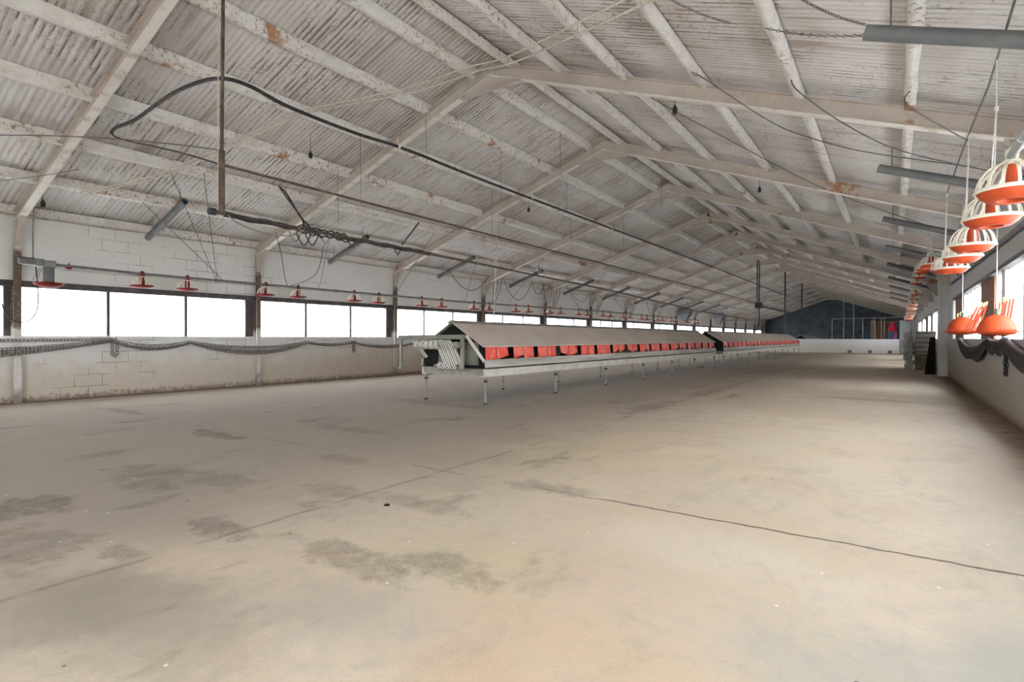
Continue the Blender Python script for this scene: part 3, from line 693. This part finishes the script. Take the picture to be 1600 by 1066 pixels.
tag(MB().tube(catmull([(-6.08, 3.32, 2.45), (-6.06, 3.45, 2.36), (-6.06, 3.75, 2.31), (-6.08, 4.1, 2.33), (-6.1, 4.25, 2.43)], 8), .009, 6).build('hanging_cable', M['galv_dull'], None, True), 'pale cable sagging under the near end of the lower pipe', 'cable')
hz = [(-6.12, 3.3, 3.945), (-6.66, 3.3, 4.04), (-7.27, 3.3, 4.06), (-7.87, 3.3, 4.01), (-8.33, 3.3, 3.965), (-8.9, 3.3, 3.985), (-9.06, 3.3, 3.95), (-8.93, 3.3, 3.865), (-8.5, 3.3, 3.72), (-7.8, 3.3, 3.52), (-7.0, 3.3, 3.28), (-6.15, 3.3, 3.0)]
tag(MB().tube(catmull([(-6.1, 44, 4.0), (-6.1, 20, 3.98), (-6.1, 9, 3.92), (-6.1, 6.2, 3.935), (-6.1, 5.1, 3.89), (-6.1, 4.1, 3.90), (-6.1, 3.6, 3.965)] + hz[:7], 8), .023, 8).build('hose', M['black'], None, True),
    'thick black hose curving down under the left roof and running along the barn', 'hose')
tag(MB().tube(catmull(hz[6:], 8), .011, 6).build('hanging_cable', M['black'], None, True), 'thinner black cable from the hose bend back to the upright pipe', 'cable')
for k, y in enumerate((5.9, 9.6, 13.5, 17.5)):
    tag(MB().lathe([(0, 0), (.028, 0), (.028, .04), (0, .04)], 10, (-6.1, y, 3.935 if y < 8 else 3.93), (0, 1, 0)).tube([(-6.1, y, 3.95), (-6.1, y, 4.08)], .006, 5).build('hose_clip', M['cream']), f'small white clip on the black hose, {ORD[k]} from the bend', 'clip', 'hose clips')

# far hanging pipes under the ridge
for lab, y, z0, z1 in (('tall dark pole hanging from the ridge above the second nest box', 37.9, 1.75, 5.35), ('dark pole hanging from the ridge near the low end wall', 45.5, 2.6, 5.35)):
    tag(MB().tube([(-5.55, y, z0), (-5.55, y, z1)], .045, 8).build('hanging_pole', M['black']), lab, 'pole')
tag(MB().tube([(-5.62, 30.3, 2.72), (-5.62, 45.4, 2.75)], .045, 8).build('cross_pipe', M['black']), 'dark pipe joining the far hanging poles', 'pipe')
wm = tag(empty('winch_motor', (-5.62, 30.3, 2.72)), 'black winch motor hanging at the near end of the far dark pipe', 'motor')
MB().box(-.16, .16, -.3, .15, -.12, .16).build('housing', M['black'], wm, bevel=.03)
for yy in (-.5, .0): MB().tube([(0, yy, .1 if yy else .16), (0, yy, 2.3)], .03, 6).build('hanger', M['black'], wm)
MB().tube(catmull([(0, 0, -.1), (0, .05, -.6), (-.02, -.15, -1.0), (-.05, -.6, -1.25)], 6), .03, 6).build('hanging_cable', M['black'], wm)

# heart shaped feed hoppers at the far left
for k, y in enumerate((34.9, 43.1)):
    h = tag(empty('feed_hopper', (-10.8, y, 2.1)), f'grey tapering feed hopper hanging by the left wall, {"nearer" if k == 0 else "farther"} of the two', 'hopper', 'feed hoppers')
    mb = MB()
    for z0, w0, z1, w1 in ((0, .07, .45, .36), (.45, .36, .72, .42)):
        a = [(-w0, -w0, z0), (w0, -w0, z0), (w0, w0, z0), (-w0, w0, z0)]; b = [(-w1, -w1, z1), (w1, -w1, z1), (w1, w1, z1), (-w1, w1, z1)]
        mb.grid([[*map(Vector, a + a[:1])], [*map(Vector, b + b[:1])]])
    mb.build('body', M['hopper'], h)
    MB().lathe([(0, .72), (.42, .72), (.4, .8), (.2, .86), (0, .88)], 16).build('lid', M['hopper'], h, 'auto')
    MB().lathe([(0, -.12), (.05, -.12), (.06, .0), (0, .0)], 10).build('spout', M['galv_dull'], h)
    for sx in (-.3, .3): MB().tube([(sx, 0, .8), (sx*.5, 0, 1.3)], .008, 5).build('hanger', M['wire'], h)

# ------------------------------------------------------------------ wires, ropes, small things
def wire(pts, r, m, label, cat='wire', grp=None, n=5, name='hanging_wire'):
    return tag(MB().tube(pts, r, n).build(name, m, None, True), label, cat, grp)
a, b = Vector((-10.8, 3.5, 3.38)), Vector((-6.9, 4.85, 4.55))
for k in (0, 1):
    dy = .09*k
    wire(catmull([(-10.79, 3.5+dy, 3.40), (-9.76, 4.2+dy, 3.70), (-8.8, 4.65+dy, 4.05), (-8.29, 4.9+dy, 4.27), (-7.47, 5.25+dy, 4.55), (-6.3, 6.2+dy*2, 4.95), (-5.43, 6.75+dy*2, 5.27), (-4.4, 6.35+dy*2, 4.98), (-2.1, 4.8+dy*2, 4.18), (-1.2, 4.2+dy*2, 3.87)], 6), .014, M['rope'],
         f'pale rope slung across under the roof peak, {"nearer" if k == 0 else "farther"} of the pair', 'rope', 'ropes across the roof', 6, 'rope')
wire(sag((-10.4, 1.3, 3.5), (-6.12, 3.27, 3.15), -.12), .007, M['wire'], 'dark wire from the left wall to the upright pipe')
wire(sag((XL+.1, 1.6, 3.2), (-9.9, 3.2, 3.55), .05), .005, M['wire'], 'thin wire under the roof at the left edge')
for k, (p, q) in enumerate((((-10.73, 4.37, 3.42), (XFL+.02, 6.1, 2.25)), ((-9.70, 4.35, 3.79), (XFL+.02, 5.96, 2.25)), ((-9.56, 4.82, 3.84), (XFL+.02, 5.98, 2.25)))):
    wire([p, q], .006, M['wire'], f'suspension wire from the left roof to the feed pipe, {ORD[k]} from the left', 'wire', 'near suspension wires')
for k in range(1, 7):
    yy = 5.97 + 2.45*2*k*.5 + (0 if k < 3 else .6)
    zt = 2.25 if yy < 14 else 2.33
    px = -10.87 if k % 2 else -9.79
    wire([(px, yy-.05, roof(px)), (XFL+.01, yy, zt)], .0055, M['wire'], f'thin suspension wire holding the left feed pipe, {ORD[k]} beyond the near group', 'wire', 'left suspension wires')
dr = [((-10.88, 6.99, 3.32), (-10.9, 7.14, 2.84), (-11.1, 7.35, 2.4), (-11.3, 7.55, 2.26)), ((-10.88, 8.2, 3.2), (-10.9, 8.05, 2.6), (-11.1, 7.85, 2.36), (-11.3, 7.62, 2.26))]
for k, d in enumerate(dr): wire(catmull(d, 6), .007, M['black'], f'black cable drooping from the left roof to the feed pipe, {"left" if k == 0 else "right"} of the pair', 'cable', 'drooping cables', 5, 'hanging_cable')
rl = [(12.6, 14.6, .55), (15.4, 17.2, .7), (18.0, 18.7, .75), (20.1, 22.0, .5), (19.9, 23.6, .9), (24.3, 27.2, .6), (28.6, 30.2, .7), (17.2, 18.1, .4)]
for k, (ya, yb, s) in enumerate(rl):
    wire(sag((-10.9, ya, 3.12), (-10.9, yb, 3.1), s, 14), .010, M['black'], f'black cable loop hanging near the left wall behind the nests, {ORD[k]} along', 'cable', 'cable loops by the left wall', 5, 'hanging_cable')
for k, y in enumerate((15.9, 20.1, 24.25, 28.4, 32.6)):
    for j in range(3):
        wire(catmull([(XL+.3+.1*j, y+.06*j, 3.2), (XL+.28+.08*j, y+.1*j, 2.9), (XL+.25, y+.05*j, 2.5-.1*j), (XL+.2, y+.02*j, 2.28)], 5), .012, M['darkpipe'], 'dark cable of the bundle hanging down a left wall post', 'cable', 'cables on the left posts', 5, 'hanging_cable')
wire([(-8.9, 12.3, 4.1), (-9.0, 12.25, 1.2)], .016, M['string'], 'pale cord hanging straight down behind the nearest nest box', 'cord')
# sticks leaning under the left roof
wire([(-8.6, 8.95, 3.60), (-8.45, 8.3, 3.02)], .018, M['darkpipe'], 'dark stick hanging at an angle under the left roof', 'stick')
for k, (x, y, dz) in enumerate(((-7.69, 6.55, 1.2), (-6.66, 9.3, 1.1), (-6.66, 7.1, .9), (-6.66, 12.1, .8), (-7.69, 10.4, 1.3), (-6.66, 15.6, 1.2), (-7.69, 14.2, 1.1), (-8.74, 6.9, 1.0), (-5.66, 10.0, .8), (-4.95, 14.0, .9))):
    wire([(x, y, roof(x)), (x, y+.02, roof(x)-dz)], .004, M['wire'], 'loose thin wire hanging straight down from a roof purlin', 'wire', 'loose hanging wires')
for k, (pts, lab) in enumerate((([(-1.98, 6.6, 4.22), (-1.665, 6.118, 3.853), (-1.26, 7.254, 3.708), (-0.936, 7.697, 3.592), (-0.314, 8.017, 3.369), (0.737, 7.994, 2.993)], 'long sagging wire crossing below the second right purlin'),
        ([(-.92, 6.6, 3.85), (-0.784, 6.198, 3.538), (-0.426, 7.08, 3.409), (0.079, 7.769, 3.228), (0.934, 8.068, 2.922)], 'sagging wire from the fourth right purlin towards the feeders'),
        ([(.11, 6.6, 3.48), (0.099, 6.256, 3.221), (0.586, 7.063, 3.047)], 'short wire from the lowest right purlin to the feeder pulley'),
        ([(-3.06, 7.3, 4.6), (-2.2, 8.6, 4.15), (-1.0, 11.4, 3.75), (.6, 13.2, 3.2)], 'thin pale wire running from the third bay peak to the right eave'))):
    wire(catmull(pts, 6), .007, M['wire'], lab)
for k, (p, q) in enumerate((((-.64, 4.6, 3.66), (-.19, 4.93, 3.44)), ((-.92, 5.15, 3.74), (-.19, 4.95, 3.37)), ((-1.66, 4.6, 4.02), (-1.2, 5.1, 3.85)))):
    pts = sag(p, q, .03, 24); mb = MB()
    for i in range(len(pts)-1):
        a_, b_ = pts[i], pts[i+1]; mid = (a_+b_)/2; d = (b_-a_).normalized(); s = d.cross(Vector((0, 0, 1))).normalized()
        if i % 2: s = s.cross(d)
        mb.tube([mid + d*math.cos(t)*.018 + s*math.sin(t)*.009 for t in [2*PI*j/8 for j in range(9)]], .0035, 4, False)
    tag(mb.build('chain', M['wire']), f'thin twisted chain by the nearest right roof tube, {ORD[k]} from the right', 'chain', 'chains by the right tube')
wire([(.62, 3.6, 3.35), (.6, 5.7, 3.08), (.6, 7.23, 3.13), (.6, 9.85, 3.14)], .008, M['wire'], 'dark hoist wire running above the right feeders')
for k, (y, zt) in enumerate(((5.3, 2.76), (7.15, 2.88), (9.85, 3.1), (13.8, 3.15))):
    for s in (-.06, .06): pass
    o = tag(empty('hoist_cord', (XFR, y, 0)), f'white double cord holding up the right feed pipe, {ORD[k]} from the camera', 'cord', 'hoist cords')
    MB().tube([(0, 0, zt), (0, 0, zt+.35)], .005, 5).build('upper_cord', M['string'], o)
    for s in (-1, 1): MB().tube([(0, 0, zt), (-.02, .1*s, rz(y) + .28)], .005, 5).build('lower_cord', M['string'], o)
    MB().lathe([(0, -.02), (.014, -.015), (.014, .015), (0, .02)], 8, (0, 0, zt)).build('knot', M['string'], o)
for k, (x, y, lab) in enumerate(((-8.18, 5.9, 'hung under the left roof beside the upright pipe'), (-11.0, 3.08, 'by the first left post under the eave'), (-2.46, 7.48, 'under the first right roof bay'), (-2.27, 12.2, 'under the second right roof bay'), (-7.7, 12.0, 'above the nearest nest box'))):
    z = roof(x, -.26); o = MB().lathe([(0, -.05), (.03, -.05), (.034, .02), (.014, .05), (.01, .07), (0, .07)], 12, (x, y, z)).tube([(x, y, z+.06), (x, y, roof(x)+.1)], .004, 4).build('lamp_socket', M['black'], None, 'auto')
    tag(o, f'small black lamp socket {lab}', 'lamp socket', 'lamp sockets')

# ------------------------------------------------------------------ feed chains slung along the left wall
def chain_mesh(pts, L=.062, W=.05, flat=True):
    mb = MB(); d_acc = 0; P_ = [Vector(p) for p in pts]; cum = [0]
    for a_, b_ in zip(P_, P_[1:]): cum.append(cum[-1] + (b_-a_).length)
    s = 0; i = 0; k = 0
    while s < cum[-1] - .01:
        while i < len(cum)-2 and cum[i+1] < s: i += 1
        t = (s - cum[i]) / max(cum[i+1]-cum[i], 1e-6); c = P_[i].lerp(P_[i+1], t); d = (P_[i+1]-P_[i]).normalized()
        up = Vector((0, 0, 1)) if abs(d.z) < .8 else Vector((0, 1, 0))
        u = (up - d*up.dot(d)).normalized(); nrm = d.cross(u)
        u = (u + nrm*(.35 if k % 2 else -.35)).normalized()
        mb.tube([c + d*math.cos(a)*L*.58 + u*math.sin(a)*W*.5 for a in [2*PI*j/8 + PI/8 for j in range(9)]], .0075, 4, False)
        s += L*.80; k += 1
    return mb
HOOK = [(-1.6, 1.03), (4.27, 1.035), (5.65, 1.0), (8.38, .985), (9.78, .985), (11.9, .93), (15.0, .95)]
LOW = {0: [.20, .205, .2], 1: [.09, .15, .12], 2: [.13, .20, .24], 3: [.05, .06, .07], 4: [.10, .11, .12], 5: [.1, .1, .1]}
for c in range(3):
    pts = []
    for i, ((ya, za), (yb, zb)) in enumerate(zip(HOOK, HOOK[1:])):
        s = LOW[i][c]; zo = -.045*c*(1 if i in (0, 2, 1) else .4)
        seg = sag((-11.77 + .025*c, ya, za - .012*c), (-11.77 + .025*c, yb, zb - .012*c), s, 18)
        if i == 0: seg = [v + Vector((0, 0, zo*min(1, 3*min(t/18, 1-t/18)))) for t, v in enumerate(seg)]
        pts += seg[:-1]
    o = chain_mesh(pts).build('feed_chain', M['chain'], None, True)
    tag(o, f'dark feed chain slung in swags along the left wall, {("uppermost", "middle", "lowest")[c]} of three', 'chain', 'feed chains on the left wall')
tag(chain_mesh(sag((-11.74, -1.6, 1.04), (-11.74, 4.3, 1.05), .03, 18)).build('feed_chain', M['chain'], None, True), 'single straight feed chain above the swagged ones at the left edge', 'chain', 'feed chains on the left wall')
for k, (y, z0, z1, wd) in enumerate(((4.32, .73, 1.03, .07), (9.78, .70, .98, .05))):
    mb = chain_mesh([(-11.73, y-wd/2, z1), (-11.73, y-wd/2, z0+.04), (-11.72, y, z0), (-11.72, y+wd/2, z0+.04), (-11.72, y+wd/2, z1)])
    tag(mb.build('hanging_chain', M['chain'], None, True), f'chain end hanging down below the window sill on the left wall, {"nearer" if k == 0 else "farther"} one', 'chain', 'hanging chain ends')
    tag(MB().tube([(XL, y, z1+.01), (-11.66, y, z1+.01), (-11.66, y, z1+.05)], .009, 6).build('wall_hook', M['black']), f'dark hook in the left wall holding the chains, {"nearer" if k == 0 else "farther"} one', 'hook', 'chain hooks')
# right wall: netting in swags and a hanging chain
def net(ya, yb, z, s, wd, label):
    rows = []
    for j in range(25):
        t = j/24; y = ya + (yb-ya)*t; zc = z - s*4*t*(1-t); row = []
        tk = .25 + .75*math.sin(PI*t)
        for q in range(13):
            v = q/12
            row.append((XR - .03 - .05*math.sin(q*1.9)**2 - .03*math.sin(PI*v), y, zc - wd*tk*v*(1 + .25*math.sin(3*PI*t))))
        rows.append(row)
    o = MB().grid(rows).build('netting', M['net'], None, True); m = o.modifiers.new('t', 'SOLIDIFY'); m.thickness = .012; tag(o, label, 'netting', 'netting on the right wall')
net(11.6, 16.2, 1.11, .16, .30, 'dark netting swag on the right wall below the far drinker')
net(9.9, 11.7, 1.11, .03, .26, 'dark netting swag on the right wall below the near drinker')
net(5.6, 10.0, 1.12, .20, .26, 'dark netting swag at the right edge below the window')
hc = chain_mesh([(XR-.07, 9.72, 1.05), (XR-.07, 9.72, .66), (XR-.07, 9.80, .63), (XR-.07, 9.86, .7), (XR-.07, 9.86, 1.05)], .09, .075)
tag(hc.build('hanging_chain', M['black'], None, True), 'heavy dark chain hanging down the right wall below the near drinker', 'chain')
pipe_obj('stripe', [(XR-.036, 18.8, 2.58), (XR-.036, 14.2, 2.52), (XR-.036, 9.0, 2.46), (XR-.036, 6.0, 2.43)], .035, M['tube'], 'dark strip running along the right wall above the window', 'stripe')  # thin dark line along the wall, modelled as a raised bar
wire([(XR-.022, 18.9, 2.9), (XR-.022, 17.0, 2.62)], .02, M['tube'], 'short dark diagonal strip on the right wall by the pier', 'strip')

# ------------------------------------------------------------------ bell drinkers with slats
def drinker(x, y, z, label, slats, seed):
    rnd = random.Random(seed); o = tag(empty('bell_drinker', (x, y, z)), label, 'drinker', 'bell drinkers')
    MB().lathe([(0, .26), (.04, .255), (.11, .225), (.165, .165), (.19, .09), (.2, .04), (.195, .04), (.18, .09), (.15, .16), (.1, .21), (0, .24)], 32).build('dome', M['orange'], o, True)
    MB().lathe([(.195, .03), (.235, .035), (.242, .05), (.236, .05), (.2, .042), (.17, .01), (.08, .0), (0, .0), (0, -.006), (.08, -.008), (.175, .0)], 32).build('trough', M['orange'], o, 'auto')
    MB().tube([(0, 0, .26), (0, 0, .33)], .02, 8).build('neck', M['green'], o)
    MB().tube([(0, 0, .33), (0, .0, roof(x)-z)], .006, 6).build('cord', M['string'], o)
    for (dx, dy, h, lx) in slats:
        s = MB().bar((dx, dy, .06), (dx+lx, dy, h), .020, .022, (0, 1, 0)).build('slat', M['orange'], o)
        MB().bar((dx+lx, dy, h), (dx+lx*1.12, dy, h+.055), .018, .016, (0, 1, 0)).build('tip', M['tips'], s)
drinker(1.05, 9.12, 1.145, 'nearer orange bell drinker hanging in front of the right window', [(-.03+.032*k, .16+.01*(k % 2), .40+.012*k, .05) for k in range(6)] + [(-.30+.03*k, .02, .36, .12) for k in range(3)], 1)
drinker(.86, 10.9, 1.17, 'farther orange bell drinker hanging beside the near one', [(-.10+.034*k, .12+.01*(k % 2), .27+.02*(k % 3), .05) for k in range(6)] + [(.12+.04*k, .1, .38+.03*k, .09) for k in range(3)], 2)

# ------------------------------------------------------------------ stack by the pier
def crate(x0, x1, y0, y1, z0, h):
    mb = MB(); t = .012
    mb.box(x0, x1, y0, y1, z0, z0+t)
    nx = 8
    for (a, b, c, d) in ((x0, x1, y0, y0+t), (x0, x1, y1-t, y1)):
        mb.box(a, b, c, d, z0+h-.045, z0+h).box(a, b, c, d, z0, z0+.055)
        for k in range(nx+1): xx = a + (b-a-.02)*k/nx; mb.box(xx, xx+.02, c, d, z0+.035, z0+h-.03)
    for (a, b) in ((x0, x0+t), (x1-t, x1)):
        mb.box(a, b, y0, y1, z0+h-.045, z0+h).box(a, b, y0, y1, z0, z0+.055)
        for k in range(7): yy = y0 + (y1-y0-.02)*k/6; mb.box(a, b, yy, yy+.02, z0+.035, z0+h-.03)
    return mb
zc = 0
for k in range(2):
    o = MB().box(.62, 1.22, 24.2, 25.1, zc, zc+.27).build('carton', M['carton'], None, bevel=.01)
    MB().box(.61, 1.23, 24.62, 24.68, zc+.26, zc+.273).build('tape', M['crate'], o)
    tag(o, f'brown carton under the white crates by the right wall, {"bottom" if k == 0 else "upper"} one', 'carton', 'cartons by the right wall'); zc += .275
for k in range(5):
    dx = random.uniform(-.02, .02)
    cr = crate(.64+dx, 1.2+dx, 24.3, 25.0, zc, .16).build('plastic_crate', M['crate'])
    MB().box(.67+dx, 1.17+dx, 24.33, 24.97, zc+.013, zc+.14).build('contents', M['carton'], cr)
    tag(cr, f'white slatted plastic crate stacked by the right wall, {ORD[k]} from the bottom', 'crate', 'white crates by the right wall'); zc += .163
zc = 0
for k in range(9):
    dx = .035*math.sin(k*1.9) - .006*k
    o = MB(); o.lathe([(.10, 0), (.13, .02), (.15, .14), (.16, .155), (.145, .155), (.13, .13), (.11, .03), (0, .03), (0, 0)], 20, (.46+dx, 25.3, zc)).build('plastic_tub', M['crate'], None, 'auto')
    bpy.context.view_layer.update()
    ob = [q for q in COL.objects if q.name.startswith('plastic_tub')][-1]
    tag(ob, f'white plastic tub in the leaning stack left of the crates, {ORD[k]} from the floor', 'tub', 'stacked white tubs'); zc += .148
bp = MB().prism([(.78, 21.35, 0), (1.055, 21.35, 0), (1.055, 21.5, 1.16), (.92, 21.5, 1.14)], (0, .03, 0)).build('board', M['dark'])
tag(bp, 'black board leaning against the grey pier on the right', 'board')
# small rubbish on the floor
for k, (x, y, lab, m) in enumerate(((-5.9, 21.0, 'small dark brick lying under the gap between the two nest boxes', 'carton'), (-2.73, 2.55, 'tiny dark lump on the floor in the middle left', 'dark'), (1.13, 19.3, 'small dark clod by the foot of the pier', 'carton'))):
    s = .14 if k != 1 else .02
    tag(MB().lathe([(0, 0), (s, 0), (s*.9, s*.3), (s*.4, s*.5), (0, s*.5)], 9, (x, y, 0)).build('clod', M[m]), lab, 'clod')

# ------------------------------------------------------------------ daylight
W = bpy.data.worlds.new('overcast'); SC.world = W; W.use_nodes = True
bg = W.node_tree.nodes['Background']; bg.inputs[0].default_value = (.90, .955, 1.0, 1); bg.inputs[1].default_value = SKY = 7.5
def portal(loc, rot, sx, sy):
    l = bpy.data.lights.new('daylight_portal', 'AREA'); l.shape = 'RECTANGLE'; l.size = sx; l.size_y = sy; l.energy = 1
    l.cycles.is_portal = True
    o = bpy.data.objects.new('daylight_portal', l); COL.objects.link(o); o.location = loc; o.rotation_euler = rot
for y in range(-1, 15):
    portal((XL-.22, fy(y)+2.1, (SILL+HEAD_L)/2), (0, -PI/2, 0), HEAD_L-SILL, 4.2)
for a, b in RW:
    portal((XR+.22, (a+b)/2, (SILL+HEAD_R)/2), (0, PI/2, 0), HEAD_R-SILL, b-a)
portal(((DX0+DX1)/2, YB-.22, DZ/2), (PI/2, 0, 0), DX1-DX0, DZ)

# ------------------------------------------------------------------ camera
yaw, pitch, roll, F = .5996, -.0066, .0031, 872.9
cy, sy, cp, sp, cr, sr = math.cos(yaw), math.sin(yaw), math.cos(pitch), math.sin(pitch), math.cos(roll), math.sin(roll)
f0, r0, u0 = Vector((-sy, cy, 0)), Vector((cy, sy, 0)), Vector((0, 0, 1))
f1, u1 = f0*cp + u0*sp, u0*cp - f0*sp
r2, u2 = r0*cr + u1*sr, u1*cr - r0*sr
cam = bpy.data.cameras.new('camera'); co = bpy.data.objects.new('camera', cam); COL.objects.link(co)
cam.sensor_width = 36; cam.lens = F*36/1600; cam.clip_end = 300; cam.clip_start = .05
co.matrix_world = Matrix(((r2.x, u2.x, -f1.x, 0), (r2.y, u2.y, -f1.y, 0), (r2.z, u2.z, -f1.z, 1.1015), (0, 0, 0, 1)))
SC.camera = co
SC.view_settings.view_transform = 'Standard'; SC.view_settings.look = 'None'; SC.view_settings.gamma = 1
SC.view_settings.exposure = 1.24
SC.cycles.max_bounces = 8; SC.cycles.diffuse_bounces = 5; SC.cycles.glossy_bounces = 2; SC.cycles.transparent_max_bounces = 8
SC.cycles.use_denoising = True; SC.cycles.use_adaptive_sampling = True; SC.cycles.adaptive_threshold = .03
